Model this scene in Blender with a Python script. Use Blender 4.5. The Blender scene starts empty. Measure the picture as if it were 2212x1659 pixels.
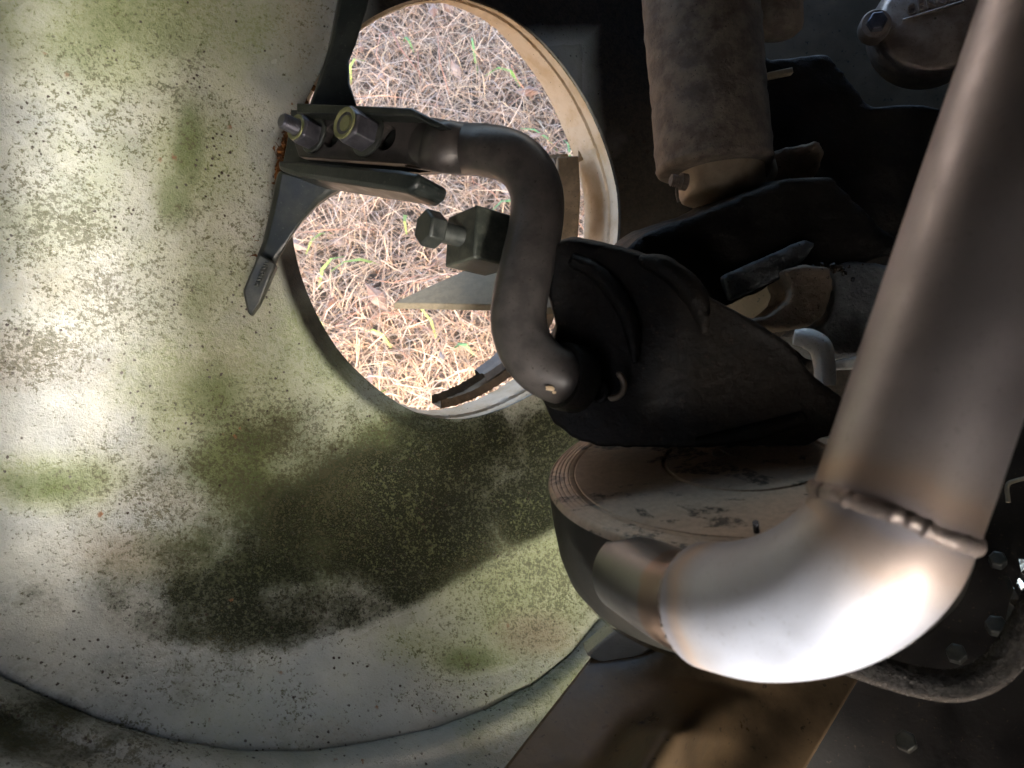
import bpy, bmesh, math, random
import numpy as np
from mathutils import Vector, Matrix

random.seed(7); rng = np.random.default_rng(7)
S = bpy.context.scene
COL = S.collection
R = math.radians

# ------------------------------------------------------------------ camera, sky, sun, exposure
TILT = R(20); CAM_H = 1.07
cd = bpy.data.cameras.new('camera'); cam = bpy.data.objects.new('camera', cd); COL.objects.link(cam)
cam.location = (0, 0, CAM_H); cam.rotation_euler = (TILT, 0, 0)
cd.sensor_width = 36; cd.lens = 26; cd.clip_start = 0.005; cd.clip_end = 900
cd.dof.use_dof = True; cd.dof.focus_distance = 0.56; cd.dof.aperture_fstop = 15
S.camera = cam
FPX = 2212 * 26 / 36
MC = Matrix.Translation((0, 0, CAM_H)) @ Matrix.Rotation(TILT, 4, 'X')
MCn = np.array(MC)

w = bpy.data.worlds.new('World'); S.world = w; w.use_nodes = True
nt = w.node_tree; bg = nt.nodes['Background']
sky = nt.nodes.new('ShaderNodeTexSky'); sky.sky_type = 'NISHITA'; sky.sun_disc = False
LS = np.array([.30, -.50, .80]); WS = MCn[:3, :3] @ (LS / np.linalg.norm(LS))     # towards the sun
SUN_EL, SUN_AZ = math.asin(WS[2]), math.atan2(WS[0], WS[1])
sky.sun_elevation = SUN_EL; sky.sun_rotation = SUN_AZ; sky.dust_density = 4.0; sky.air_density = 0.8; sky.ozone_density = 0.5
nt.links.new(sky.outputs[0], bg.inputs[0]); bg.inputs[1].default_value = 0.15
sl = bpy.data.lights.new('sun', 'SUN'); sl.energy = 1.2; sl.angle = R(13); sl.color = (1.0, 0.98, 0.95)
so = bpy.data.objects.new('sun', sl); COL.objects.link(so)
so.rotation_euler = Vector(WS).to_track_quat('Z', 'Y').to_euler(); so.location = (1, -1, 4)
S.view_settings.view_transform = 'Standard'; S.view_settings.look = 'None'
S.view_settings.exposure = 3.35; S.view_settings.gamma = 1
S.render.engine = 'CYCLES'; S.cycles.use_denoising = True
S.cycles.max_bounces = 8; S.cycles.diffuse_bounces = 5; S.cycles.glossy_bounces = 4
S.cycles.sample_clamp_indirect = 6; S.cycles.caustics_reflective = False

# ------------------------------------------------------------------ helpers
def P(u, v, d):
    """a point seen at photograph pixel (u, v) of 2212x1659 that stands d metres in front of the lens, in lens axes"""
    return np.array([(u - 1106) / FPX * d, -(v - 829.5) / FPX * d, -d])
def PP(l): return [P(*q) for q in l]
def world(v):
    v = np.asarray(v, float).reshape(-1, 3)
    return v @ MCn[:3, :3].T + MCn[:3, 3]
def nrm(a): a = np.asarray(a, float); return a / (np.linalg.norm(a) + 1e-12)

class MB:
    """collects shapes in lens axes and links them as one mesh object"""
    def __init__(s): s.v = []; s.f = []; s.n = 0; s.attrs = {}
    def add(s, v, f):
        v = np.asarray(v, float).reshape(-1, 3)
        s.v.append(v); s.f += [tuple(i + s.n for i in q) for q in f]; s.n += len(v); return s
    def tube(s, pts, rad, n=24, caps=True, sub=10, ell=1.0, wob=0.0, ref=None):
        p = np.array(pts, float); rad = np.broadcast_to(np.asarray(rad, float), (len(p),)).copy()
        if sub and len(p) > 2:
            q, rr = [], []
            e = np.vstack([2 * p[0] - p[1], p, 2 * p[-1] - p[-2]]); er = np.concatenate([[rad[0]], rad, [rad[-1]]])
            for i in range(len(p) - 1):
                for t in np.linspace(0, 1, sub, endpoint=False):
                    a, b, c, d = e[i], e[i + 1], e[i + 2], e[i + 3]
                    q.append(.5 * ((2 * b) + (-a + c) * t + (2 * a - 5 * b + 4 * c - d) * t * t + (-a + 3 * b - 3 * c + d) * t ** 3))
                    rr.append(er[i + 1] * (1 - t) + er[i + 2] * t)
            q.append(p[-1]); rr.append(rad[-1]); p = np.array(q); rad = np.array(rr)
        ev = np.interp(np.linspace(0, 1, len(p)), np.linspace(0, 1, len(ell)), ell) if np.ndim(ell) else np.full(len(p), ell)
        T = np.gradient(p, axis=0); T /= np.linalg.norm(T, axis=1)[:, None]
        a = nrm(np.cross(T[0], [0.3, 0.2, 0.9] if ref is None else ref)); V = []
        ang = np.linspace(0, 2 * np.pi, n, endpoint=False)
        for i in range(len(p)):
            a = nrm(a - T[i] * np.dot(a, T[i])); b = np.cross(T[i], a)
            k = 1 + (wob * rng.standard_normal(n) if wob else 0)
            V.append(p[i] + (rad[i] * k * np.cos(ang))[:, None] * a + (rad[i] * ev[i] * k * np.sin(ang))[:, None] * b)
        m = len(p); F = [(i * n + j, i * n + (j + 1) % n, (i + 1) * n + (j + 1) % n, (i + 1) * n + j) for i in range(m - 1) for j in range(n)]
        if caps: F += [tuple(range(n))[::-1], tuple((m - 1) * n + j for j in range(n))]
        s.path = p; s.plen = n
        return s.add(np.vstack(V), F)
    def lathe(s, o, ax, prof, n=48, cap0=False, cap1=False, ref=(1, 0, 0)):
        o = np.asarray(o, float); ax = nrm(ax); a = nrm(np.cross(ax, ref)); b = np.cross(ax, a)
        ang = np.linspace(0, 2 * np.pi, n, endpoint=False)
        V = np.vstack([o + ax * h + (r * np.cos(ang))[:, None] * a + (r * np.sin(ang))[:, None] * b for r, h in prof]); m = len(prof)
        F = [(i * n + j, i * n + (j + 1) % n, (i + 1) * n + (j + 1) % n, (i + 1) * n + j) for i in range(m - 1) for j in range(n)]
        if cap0: F.append(tuple(range(n))[::-1])
        if cap1: F.append(tuple((m - 1) * n + j for j in range(n)))
        return s.add(V, F)
    def prism(s, front, off):
        f = np.array(front, float); n = len(f); off = np.asarray(off, float)
        b = f + off
        F = [tuple(range(n)), tuple(n + i for i in range(n))[::-1]] + [(i, n + i, n + (i + 1) % n, (i + 1) % n) for i in range(n)]
        return s.add(np.vstack([f, b]), F)
    def box(s, c, x, y, z):
        c, x, y, z = (np.asarray(q, float) for q in (c, x, y, z))
        V = [c + a * x + b * y + d * z for a in (-1, 1) for b in (-1, 1) for d in (-1, 1)]
        return s.add(V, [(0, 1, 3, 2), (4, 6, 7, 5), (0, 4, 5, 1), (2, 3, 7, 6), (0, 2, 6, 4), (1, 5, 7, 3)])
    def blob(s, c, r, n=10, jit=0.12, sq=(1, 1, 1)):
        V, F = [], []
        for i in range(n + 1):
            for j in range(n * 2):
                th, ph = math.pi * i / n, math.pi * j / n
                k = 1 + jit * rng.standard_normal()
                V.append(np.asarray(c) + r * k * np.array([math.sin(th) * math.cos(ph) * sq[0], math.sin(th) * math.sin(ph) * sq[1], math.cos(th) * sq[2]]))
        m = n * 2
        F = [(i * m + j, (i + 1) * m + j, (i + 1) * m + (j + 1) % m, i * m + (j + 1) % m) for i in range(n) for j in range(m)]
        return s.add(V, F)
    def obj(s, name, m, parent=None, smooth=True, bevel=0, remesh=0, smo=0, angle=40, weld=True, disp=None, solid=0, **props):
        v = world(np.vstack(s.v)); base = np.array(parent.location) if parent else v.mean(0)
        if parent and parent.parent: base = base + np.array(parent.parent.location)
        if not parent: base[2] = v[:, 2].min()
        me = bpy.data.meshes.new(name); me.from_pydata((v - base).tolist(), [], s.f)
        bm = bmesh.new(); bm.from_mesh(me); bmesh.ops.recalc_face_normals(bm, faces=bm.faces); bm.to_mesh(me); bm.free()
        for k, val in s.attrs.items():
            if np.ndim(val) == 1:
                at = me.attributes.new(k, 'FLOAT', 'POINT'); at.data.foreach_set('value', np.asarray(val, np.float32))
            else:
                at = me.attributes.new(k, 'FLOAT_COLOR', 'POINT'); at.data.foreach_set('color', np.asarray(val, np.float32).ravel())
        me.materials.append(m)
        o = bpy.data.objects.new(name, me); COL.objects.link(o)
        if parent: o.parent = parent
        else: o.location = base
        if solid:
            q = o.modifiers.new('thickness', 'SOLIDIFY'); q.thickness = solid; q.offset = -1
        if remesh:
            q = o.modifiers.new('cast', 'REMESH'); q.mode = 'VOXEL'; q.voxel_size = remesh; q.use_smooth_shade = True
            if smo:
                q = o.modifiers.new('soft', 'SMOOTH'); q.iterations = smo; q.factor = .5
            if disp:
                tx = bpy.data.textures.new(name + '_relief', 'CLOUDS'); tx.noise_scale = disp[1]; tx.noise_depth = 3
                q = o.modifiers.new('relief', 'DISPLACE'); q.texture = tx; q.strength = disp[0]; q.mid_level = .5; q.texture_coords = 'LOCAL'
        if bevel:
            q = o.modifiers.new('bevel', 'BEVEL'); q.width = bevel; q.segments = 2; q.limit_method = 'ANGLE'; q.angle_limit = R(35)
        if smooth:
            for p_ in me.polygons: p_.use_smooth = True
            if angle and not remesh:
                bm = bmesh.new(); bm.from_mesh(me)
                for e in bm.edges:
                    if len(e.link_faces) == 2 and e.calc_face_angle(0) > R(angle): e.smooth = False
                bm.to_mesh(me); bm.free()
        for k, val in props.items(): o[k] = val
        return o

def thing(name, at, label, cat, group=None):
    o = bpy.data.objects.new(name, None); COL.objects.link(o); o.empty_display_size = .02
    o.location = world(at)[0]; o['label'] = label; o['category'] = cat
    if group: o['group'] = group
    return o

# ------------------------------------------------------------------ materials
class NT:
    def __init__(s, name):
        s.m = bpy.data.materials.new(name); s.m.use_nodes = True; s.t = s.m.node_tree
        s.b = s.t.nodes['Principled BSDF']; s.co = s.t.nodes.new('ShaderNodeTexCoord').outputs['Object']
    def link(s, a, b): s.t.links.new(a, b)
    def noise(s, sc, det=4, rough=.6, vec=None, dist=0):
        n = s.t.nodes.new('ShaderNodeTexNoise'); n.inputs['Scale'].default_value = sc; n.inputs['Detail'].default_value = det
        n.inputs['Roughness'].default_value = rough; n.inputs['Distortion'].default_value = dist
        s.link(vec or s.co, n.inputs['Vector']); return n.outputs['Fac']
    def vor(s, sc, feat='F1', rnd=1):
        n = s.t.nodes.new('ShaderNodeTexVoronoi'); n.inputs['Scale'].default_value = sc; n.feature = feat
        n.inputs['Randomness'].default_value = rnd; s.link(s.co, n.inputs['Vector']); return n
    def stretch(s, v):
        n = s.t.nodes.new('ShaderNodeMapping'); n.inputs['Scale'].default_value = v; s.link(s.co, n.inputs['Vector']); return n.outputs[0]
    def ramp(s, f, a, b, lo=0., hi=1.):
        n = s.t.nodes.new('ShaderNodeMapRange'); n.interpolation_type = 'SMOOTHSTEP'
        for k, q in zip(('From Min', 'From Max', 'To Min', 'To Max'), (a, b, lo, hi)): n.inputs[k].default_value = q
        s.link(f, n.inputs['Value']); return n.outputs[0]
    def math(s, op, a, b=None):
        n = s.t.nodes.new('ShaderNodeMath'); n.operation = op
        for i, q in enumerate((a, b)):
            if q is None: continue
            if isinstance(q, (int, float)): n.inputs[i].default_value = q
            else: s.link(q, n.inputs[i])
        return n.outputs[0]
    def mix(s, f, a, b):
        n = s.t.nodes.new('ShaderNodeMix'); n.data_type = 'RGBA'
        for i, q in ((0, f), (6, a), (7, b)):
            if isinstance(q, (int, float)): n.inputs[i].default_value = q
            elif isinstance(q, tuple): n.inputs[i].default_value = (*q, 1)
            else: s.link(q, n.inputs[i])
        return n.outputs[2]
    def attr(s, k):
        n = s.t.nodes.new('ShaderNodeAttribute'); n.attribute_name = k; return n
    def bump(s, h, st, dist=.001, prev=None):
        n = s.t.nodes.new('ShaderNodeBump'); n.inputs['Strength'].default_value = st; n.inputs['Distance'].default_value = dist
        s.link(h, n.inputs['Height'])
        if prev is not None: s.link(prev, n.inputs['Normal'])
        return n.outputs[0]
    def done(s, col=None, rough=None, metal=0., nrm_=None, spec=None, **kw):
        for k, q in (('Base Color', col), ('Roughness', rough), ('Metallic', metal), ('Specular IOR Level', spec)):
            if q is None: continue
            if isinstance(q, tuple): s.b.inputs[k].default_value = (*q, 1)
            elif isinstance(q, (int, float)): s.b.inputs[k].default_value = q
            else: s.link(q, s.b.inputs[k])
        if nrm_ is not None: s.link(nrm_, s.b.inputs['Normal'])
        for k, q in kw.items(): s.b.inputs[k.replace('_', ' ')].default_value = q
        return s.m

def grimy(name, a, b, sc=40, rough=(.4, .7), metal=0., bump=.3, bsc=300, speck=None, dist=.0008, spec=.4):
    k = NT(name); n = k.noise(sc, 6, .65); c = k.mix(k.ramp(n, .35, .65), a, b)
    if speck is not None: c = k.mix(k.ramp(k.noise(sc * 9, 3, .7), .62, .70), c, speck)
    nb = k.bump(k.noise(bsc, 5, .65), bump, dist)
    return k.done(c, k.ramp(n, .3, .7, *rough), metal, nb, spec)

M = {}
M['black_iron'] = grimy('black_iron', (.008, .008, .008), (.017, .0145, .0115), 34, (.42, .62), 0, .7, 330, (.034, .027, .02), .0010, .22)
M['rod_steel'] = grimy('rod_steel', (.042, .038, .036), (.075, .066, .060), 60, (.30, .48), .25, .10, 420, (.03, .024, .02), .0004)
M['bracket_paint'] = grimy('bracket_paint', (.012, .016, .015), (.030, .034, .030), 50, (.28, .5), 0, .2, 300, (.06, .06, .05))
M['nut_zinc'] = grimy('nut_zinc', (.07, .07, .085), (.12, .12, .14), 120, (.3, .45), .6, .08, 500)
M['nut_nylon'] = grimy('nut_nylon', (.15, .16, .07), (.21, .21, .10), 160, (.35, .5), 0, .08, 500)
M['bolt_steel'] = grimy('bolt_steel', (.045, .05, .046), (.08, .085, .075), 120, (.3, .5), .5, .12, 500)
M['block_paint'] = grimy('block_paint', (.03, .034, .028), (.085, .09, .068), 90, (.35, .55), 0, .18, 400, (.02, .02, .02))
M['plate'] = grimy('plate', (.25, .205, .135), (.32, .265, .18), 160, (.5, .7), .1, .12, 500)
M['starter_cast'] = grimy('starter_cast', (.09, .074, .06), (.19, .16, .13), 70, (.6, .8), .1, .9, 160, (.03, .025, .02), .0022)
M['starter_steel'] = grimy('starter_steel', (.27, .22, .16), (.36, .30, .22), 90, (.45, .6), .2, .25, 300)
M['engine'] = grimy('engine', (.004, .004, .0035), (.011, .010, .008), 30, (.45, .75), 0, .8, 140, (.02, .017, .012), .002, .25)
M['engine_tan'] = grimy('engine_tan', (.19, .15, .11), (.28, .22, .165), 60, (.55, .75), .1, .9, 330, (.03, .025, .02), .0015)
M['engine_grey'] = grimy('engine_grey', (.075, .085, .095), (.14, .155, .17), 60, (.32, .5), .1, .9, 260, (.012, .012, .012), .0015)
M['white_plastic'] = grimy('white_plastic', (.75, .78, .80), (.85, .86, .86), 90, (.3, .5), 0, .5, 160, (.3, .28, .22), .0015)
M['cap_alloy'] = grimy('cap_alloy', (.30, .24, .20), (.42, .35, .29), 90, (.3, .45), .6, .35, 300, (.05, .04, .03))
M['brown_wall'] = grimy('brown_wall', (.07, .055, .03), (.11, .085, .05), 25, (.5, .7), 0, .25, 200, (.02, .018, .012))
M['plate_dark'] = grimy('plate_dark', (.006, .005, .004), (.016, .013, .010), 30, (.4, .65), 0, .3, 200, (.06, .04, .025))
M['tan_panel'] = grimy('tan_panel', (.065, .047, .027), (.14, .098, .055), 22, (.25, .5), 0, .3, 160, (.03, .022, .014))
M['rough_pipe'] = grimy('rough_pipe', (.022, .022, .022), (.05, .05, .05), 160, (.18, .32), .3, 1.0, 420, None, .0022)
M['rubber'] = grimy('rubber', (.10, .09, .08), (.15, .135, .12), 60, (.5, .7), 0, .25, 200, (.22, .19, .16))
M['ring_brown'] = grimy('ring_brown', (.11, .075, .04), (.20, .135, .075), 60, (.55, .8), 0, .4, 240, (.02, .014, .01))
M['blocker_paint'] = grimy('blocker_paint', (.03, .03, .03), (.05, .05, .048), 20, (.5, .7))
M['grit'] = grimy('grit', (.012, .01, .008), (.05, .035, .02), 200, (.12, .35), 0, .2, 500)
M['rust'] = grimy('rust', (.035, .016, .008), (.20, .085, .025), 160, (.7, .95), 0, 1., 380, (.30, .17, .05), .002, .1)
M['foil'] = grimy('foil', (.55, .68, .72), (.9, .85, .75), 60, (.05, .15), 1., .3, 60, None, .003)

# tan plastic neck
k = NT('neck_plastic'); n1 = k.noise(40, 5, .6); c = k.mix(k.ramp(n1, .35, .7), (.62, .50, .36), (.50, .36, .21))
c = k.mix(k.ramp(k.math('ADD', k.attr('edge').outputs['Fac'], k.math('MULTIPLY', k.noise(330, 4, .7), .5)), .95, 1.25), c, (.14, .075, .03))
c = k.mix(k.ramp(k.noise(500, 2, .5), .70, .74), c, (.10, .07, .05))
M['neck'] = k.done(c, .5, 0, k.bump(k.noise(350, 4, .6), .15, .0008))

# weathered glass-fibre shell: stains and painted shade from the mesh's own masks, broken up by fine noise
k = NT('fibreglass')
f1, f2, f3 = k.noise(190, 6, .75), k.noise(560, 3, .7), k.noise(28, 5, .6)
fm = k.math('ADD', k.math('MULTIPLY', f1, .6), k.math('MULTIPLY', f2, .4))
c = k.mix(k.ramp(f3, .35, .65), (.275, .285, .26), (.35, .35, .305))
fg = k.math('ADD', k.math('MULTIPLY', k.noise(360, 4, .85), .72), k.math('MULTIPLY', k.noise(90, 4, .75), .28))
def soft(at, c, col, lo, hi, amt):
    return k.mix(k.ramp(k.math('ADD', k.attr(at).outputs['Fac'], k.math('MULTIPLY', k.math('SUBTRACT', fm, .5), .9)), lo, hi, 0, amt), c, col)
def spots(at, c, col, off, sharp, amt, k_=4.6, nz=None):
    z = k.math('ADD', k.attr(at).outputs['Fac'], k.math('MULTIPLY', k.math('SUBTRACT', nz or fg, .5), k_))
    return k.mix(k.ramp(z, off, off + sharp, 0, amt), c, col)
c = soft('algae_pale', c, (.25, .27, .145), .1, 1.1, .75)
c = spots('algae_pale', c, (.17, .20, .075), .72, .5, .6)
c = soft('brown', c, (.21, .17, .12), .15, 1.1, .7)
c = spots('brown', c, (.12, .09, .055), .8, .5, .7)
c = soft('algae', c, (.085, .11, .03), .1, .95, .85)
c = spots('algae', c, (.055, .075, .018), .85, .5, .75)
c = soft('grime_shade', c, (.030, .033, .015), .12, .85, .94)
c = spots('grime_shade', c, (.007, .008, .004), .62, .4, .85); c = spots('grime_shade', c, (.10, .11, .05), 1.25, .3, .5, -4.6)
c = spots('speckle', c, (.07, .066, .034), .66, .25, .8)
sp = k.vor(95); c = k.mix(k.math('MULTIPLY', k.ramp(k.math('ADD', sp.outputs['Distance'], k.math('MULTIPLY', f2, .5)), .46, .38), k.ramp(k.noise(33, 2, .5), .64, .70)), c, (.17, .085, .04))
sq = k.vor(210); c = k.mix(k.math('MULTIPLY', k.ramp(k.math('ADD', sq.outputs['Distance'], k.math('MULTIPLY', f2, .5)), .46, .40), k.ramp(k.noise(37, 3, .6), .52, .60)), c, (.035, .025, .018))
ln = k.noise(14, 2, .5, k.stretch((1.0, 14, 14)), .4); c = k.mix(k.ramp(k.math('ABSOLUTE', k.math('SUBTRACT', ln, .5)), .006, .0, 0, .25), c, (.2, .2, .19))
so_ = k.attr('dirt_shade').outputs['Fac']
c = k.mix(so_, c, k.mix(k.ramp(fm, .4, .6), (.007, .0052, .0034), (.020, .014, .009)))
ro = k.ramp(k.math('ADD', k.attr('grime_shade').outputs['Fac'], k.math('ADD', k.math('MULTIPLY', so_, 2.), k.math('ADD', k.math('MULTIPLY', k.attr('algae').outputs['Fac'], .6), k.math('MULTIPLY', k.attr('algae_pale').outputs['Fac'], .4)))), .15, 1.1, .2, .65)
M['shell'] = k.done(c, k.math('MAXIMUM', ro, k.math('MULTIPLY', so_, .85)), 0, k.bump(k.math('ADD', fm, fg), .6, .0014), k.ramp(k.math('MAXIMUM', so_, k.math('ADD', k.attr('grime_shade').outputs['Fac'], k.math('MULTIPLY', k.attr('algae').outputs['Fac'], .5))), .2, .8, .6, .08))

# drum face: turned metal under tan dust
k = NT('drum_face'); n1 = k.noise(26, 6, .7, k.stretch((1, 2.2, 1)), .6); n2 = k.noise(300, 4, .7)
c = k.mix(k.ramp(n2, .3, .7), (.50, .40, .32), (.62, .50, .405))
c = k.mix(k.math('MULTIPLY', k.ramp(n1, .53, .60), k.ramp(n2, .38, .55)), c, (.11, .095, .085))
M['drum_face'] = k.done(c, k.ramp(n1, .4, .6, .6, .42), .25, k.bump(n2, .35, .0008))
M['drum_side'] = grimy('drum_side', (.016, .017, .015), (.026, .025, .021), 30, (.42, .55), 0, .12, 300)
M['drum_rim'] = grimy('drum_rim', (.55, .53, .48), (.66, .65, .62), 60, (.10, .22), 1., .25, 90, None, .0015)

# stainless exhaust with heat tint next to the welds (the tint is in the metal)
def stainless(name, base, r0):
    k = NT(name); tc = k.attr('tint'); n = k.noise(70, 5, .6); fine = k.noise(900, 2, .5, k.stretch((1, 1, .08)))
    base = k.mix(k.ramp(k.noise(420, 4, .75), .56, .72), k.mix(k.noise(22, 4, .7), base, tuple(q * .82 for q in base)), tuple(q * .75 for q in base)) if name != 'stub_steel' else base
    c = k.mix(k.attr('tamt').outputs['Fac'], base, tc.outputs['Color'])
    return k.done(c, k.ramp(n, .3, .7, r0 - .05, r0 + .1), .82 if name != 'stub_steel' else 1., k.bump(fine, .10 if name != 'stub_steel' else .02, .0003, k.bump(k.noise(240, 4, .7), .05, .0006)))
M['stainless'] = stainless('stainless', (.68, .645, .67), .46)
M['elbow_steel'] = stainless('elbow_steel', (.66, .71, .82), .60)  # blue of the reflected sky put into the elbow's base colour
M['stub_steel'] = stainless('stub_steel', (.29, .29, .295), .36)
M['weld'] = grimy('weld', (.32, .29, .28), (.46, .41, .39), 200, (.3, .45), .6, .6, 300, (.28, .16, .08), .0012)

# ------------------------------------------------------------------ noise on the pixel grid
def vnoise(u, v, sc, seed):
    r_ = np.random.default_rng(seed); L = r_.random((128, 128))
    x, y = u / sc + 37.3, v / sc + 51.7; xi, yi = np.floor(x).astype(int), np.floor(y).astype(int); fx, fy = x - xi, y - yi
    fx, fy = fx * fx * (3 - 2 * fx), fy * fy * (3 - 2 * fy); g = lambda a, b: L[(xi + a) % 128, (yi + b) % 128]
    return (g(0, 0) * (1 - fx) + g(1, 0) * fx) * (1 - fy) + (g(0, 1) * (1 - fx) + g(1, 1) * fx) * fy
def fbm(u, v, sc, seed): return sum(vnoise(u, v, sc / 2 ** i, seed + i) * .5 ** i for i in range(4)) / 1.875

# ------------------------------------------------------------------ ground with dry grass
me = bpy.data.meshes.new('ground'); g = 260
me.from_pydata([(-g, -g, 0), (g, -g, 0), (g, g, 0), (-g, g, 0)], [], [(0, 1, 2, 3)])
k = NT('soil'); n1 = k.noise(9, 6, .7); n2 = k.noise(90, 5, .7)
c = k.mix(k.ramp(n2, .35, .65), (.10, .075, .055), (.24, .19, .14)); c = k.mix(k.ramp(n1, .4, .6), c, (.20, .15, .10))
me.materials.append(k.done(c, .95, 0, k.bump(n2, .6, .01)))
ground = bpy.data.objects.new('ground', me); COL.objects.link(ground); ground['kind'] = 'structure'

def blades(name, n, box, lens, wid, lift, cols, kind='stuff', seed=1, sprout=0):
    r_ = np.random.default_rng(seed); V = []; F = []; C = []; i = 0
    x0, x1, y0, y1 = box; cols = np.array(cols) * (np.array([1.40, 1.23, 1.09]) if not sprout else 1)
    for q in range(n):
        x, y = r_.uniform(x0, x1), r_.uniform(y0, y1); L = r_.uniform(*lens); wd = r_.uniform(*wid) / 2
        a = r_.uniform(0, 2 * math.pi); b = r_.normal(0, .5); z0 = r_.uniform(0.0, lift); z1 = abs(r_.normal(0, lift)) + .002
        if sprout: z1 = r_.uniform(.02, .05)
        col = np.clip(cols[r_.integers(len(cols))] * r_.uniform(.75, 1.2), 0, .9)
        for s_ in range(4):
            t = s_ / 3; ang = a + b * t; px, py = x + math.cos(ang) * L * t, y + math.sin(ang) * L * t
            z = z0 + (z1 - z0) * t + lift * .9 * math.sin(math.pi * t); ww = wd * (1 - .75 * t ** 2)
            nx, ny = -math.sin(ang) * ww, math.cos(ang) * ww; tw = r_.normal(0, .3) * ww
            V += [(px - nx, py - ny, z - tw), (px + nx, py + ny, z + tw)]; C += [(*col, 1)] * 2
        F += [(i + 2 * s_, i + 2 * s_ + 1, i + 2 * s_ + 3, i + 2 * s_ + 2) for s_ in range(3)]; i += 8
    me = bpy.data.meshes.new(name); me.from_pydata(V, [], F)
    at = me.attributes.new('col', 'FLOAT_COLOR', 'POINT'); at.data.foreach_set('color', np.array(C, np.float32).ravel())
    k = NT(name); k.done(k.attr('col').outputs['Color'], .7, 0, None, .3); me.materials.append(k.m)
    o = bpy.data.objects.new(name, me); COL.objects.link(o); o['kind'] = kind; return o
STRAW = [(.42, .33, .24), (.50, .40, .30), (.36, .28, .20), (.44, .37, .31), (.52, .44, .36), (.30, .22, .16), (.40, .28, .20), (.46, .39, .29)]
blades('dry_grass', 36000, (-1.0, .75, .1, 1.5), (.03, .12), (.0008, .0023), .020, STRAW, seed=3)
blades('pine_straw', 190, (-.9, .7, .15, 1.4), (.08, .18), (.0015, .003), .03, [(.44, .25, .18), (.46, .29, .21), (.38, .22, .15)], seed=5)
blades('green_grass', 130, (-.9, .7, .15, 1.4), (.03, .085), (.003, .007), .026, [(.30, .46, .12), (.42, .5, .14), (.24, .42, .16)], seed=9, sprout=1)
b_ = MB(); r_ = np.random.default_rng(21); V = []; F = []
for q in range(190):
    x, y = r_.uniform(-.9, .7), r_.uniform(.15, 1.4); a = r_.uniform(0, 6.28); L = r_.uniform(.010, .028); z = r_.uniform(.012, .042)
    d_ = np.array([math.cos(a), math.sin(a), r_.normal(0, .3)]); e_ = np.array([-math.sin(a), math.cos(a), r_.normal(0, .3)])
    p = np.array([x, y, z]); i = len(V)
    V += [p - d_ * L, p + e_ * L * .5, p + d_ * L, p - e_ * L * .45, p + np.array([0, 0, L * .25])]
    F += [(i, i + 1, i + 4), (i + 1, i + 2, i + 4), (i + 2, i + 3, i + 4), (i + 3, i, i + 4)]
me = bpy.data.meshes.new('leaf_litter'); me.from_pydata([tuple(q) for q in V], [], F)
me.materials.append(grimy('leaf_litter', (.24, .11, .055), (.44, .34, .28), 14, (.5, .8)))
o = bpy.data.objects.new('leaf_litter', me); COL.objects.link(o); o['kind'] = 'stuff'

# ------------------------------------------------------------------ glass-fibre shell with its round opening
HN = nrm([.5446, 0, .8387]); HC = P(962, 452, .60); hc = float(HN @ HC)
def catmull(pts, n):
    p = np.array(pts, float); m = len(p); out = []
    for i in range(m):
        a, b, c, d = p[i - 1], p[i], p[(i + 1) % m], p[(i + 2) % m]
        for t in np.linspace(0, 1, n, endpoint=False):
            out.append(.5 * (2 * b + (c - a) * t + (2 * a - 5 * b + 4 * c - d) * t * t + (-a + 3 * b - 3 * c + d) * t ** 3))
    return np.array(out)
def resample(p, n):
    q = np.vstack([p, p[:1]]); s = np.concatenate([[0], np.cumsum(np.linalg.norm(np.diff(q, axis=0), axis=1))])
    t = np.linspace(0, s[-1], n, endpoint=False); return np.stack([np.interp(t, s, q[:, i]) for i in range(q.shape[1])], 1)
HOLE = [(962, -8), (1030, 8), (1090, 34), (1150, 78), (1210, 143), (1262, 220), (1300, 300), (1325, 380), (1335, 450), (1332, 530), (1316, 610), (1285, 690),
        (1238, 768), (1180, 828), (1110, 870), (1040, 897), (980, 906), (920, 903), (860, 880), (795, 835), (735, 777), (690, 712), (655, 640), (632, 570), (620, 500),
        (618, 420), (622, 340), (645, 250), (690, 158), (740, 90), (800, 40), (880, 4)]
NT_, NR = 520, 190
hole = resample(catmull(HOLE, 16), NT_)
def smin(a, b, k): h = np.clip(.5 + .5 * (b - a) / k, 0, 1); return b * (1 - h) + a * h - k * h * (1 - h)
SEAM = np.array([(-200, 1370), (60, 1500), (200, 1560), (350, 1605), (500, 1630), (660, 1632), (800, 1610), (930, 1580), (1050, 1535), (1150, 1480), (1230, 1415), (1290, 1340)], float)
def segdist(u, v, pl):
    d = np.full(u.shape, 1e9); sg = np.zeros(u.shape)
    for a, b in zip(pl[:-1], pl[1:]):
        ab = b - a; t = np.clip(((u - a[0]) * ab[0] + (v - a[1]) * ab[1]) / (ab @ ab), 0, 1)
        dx, dy = u - a[0] - t * ab[0], v - a[1] - t * ab[1]; q = np.hypot(dx, dy); m = q < d
        d = np.where(m, q, d); sg = np.where(m, np.sign(ab[0] * dy - ab[1] * dx), sg)
    return d * sg
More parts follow.
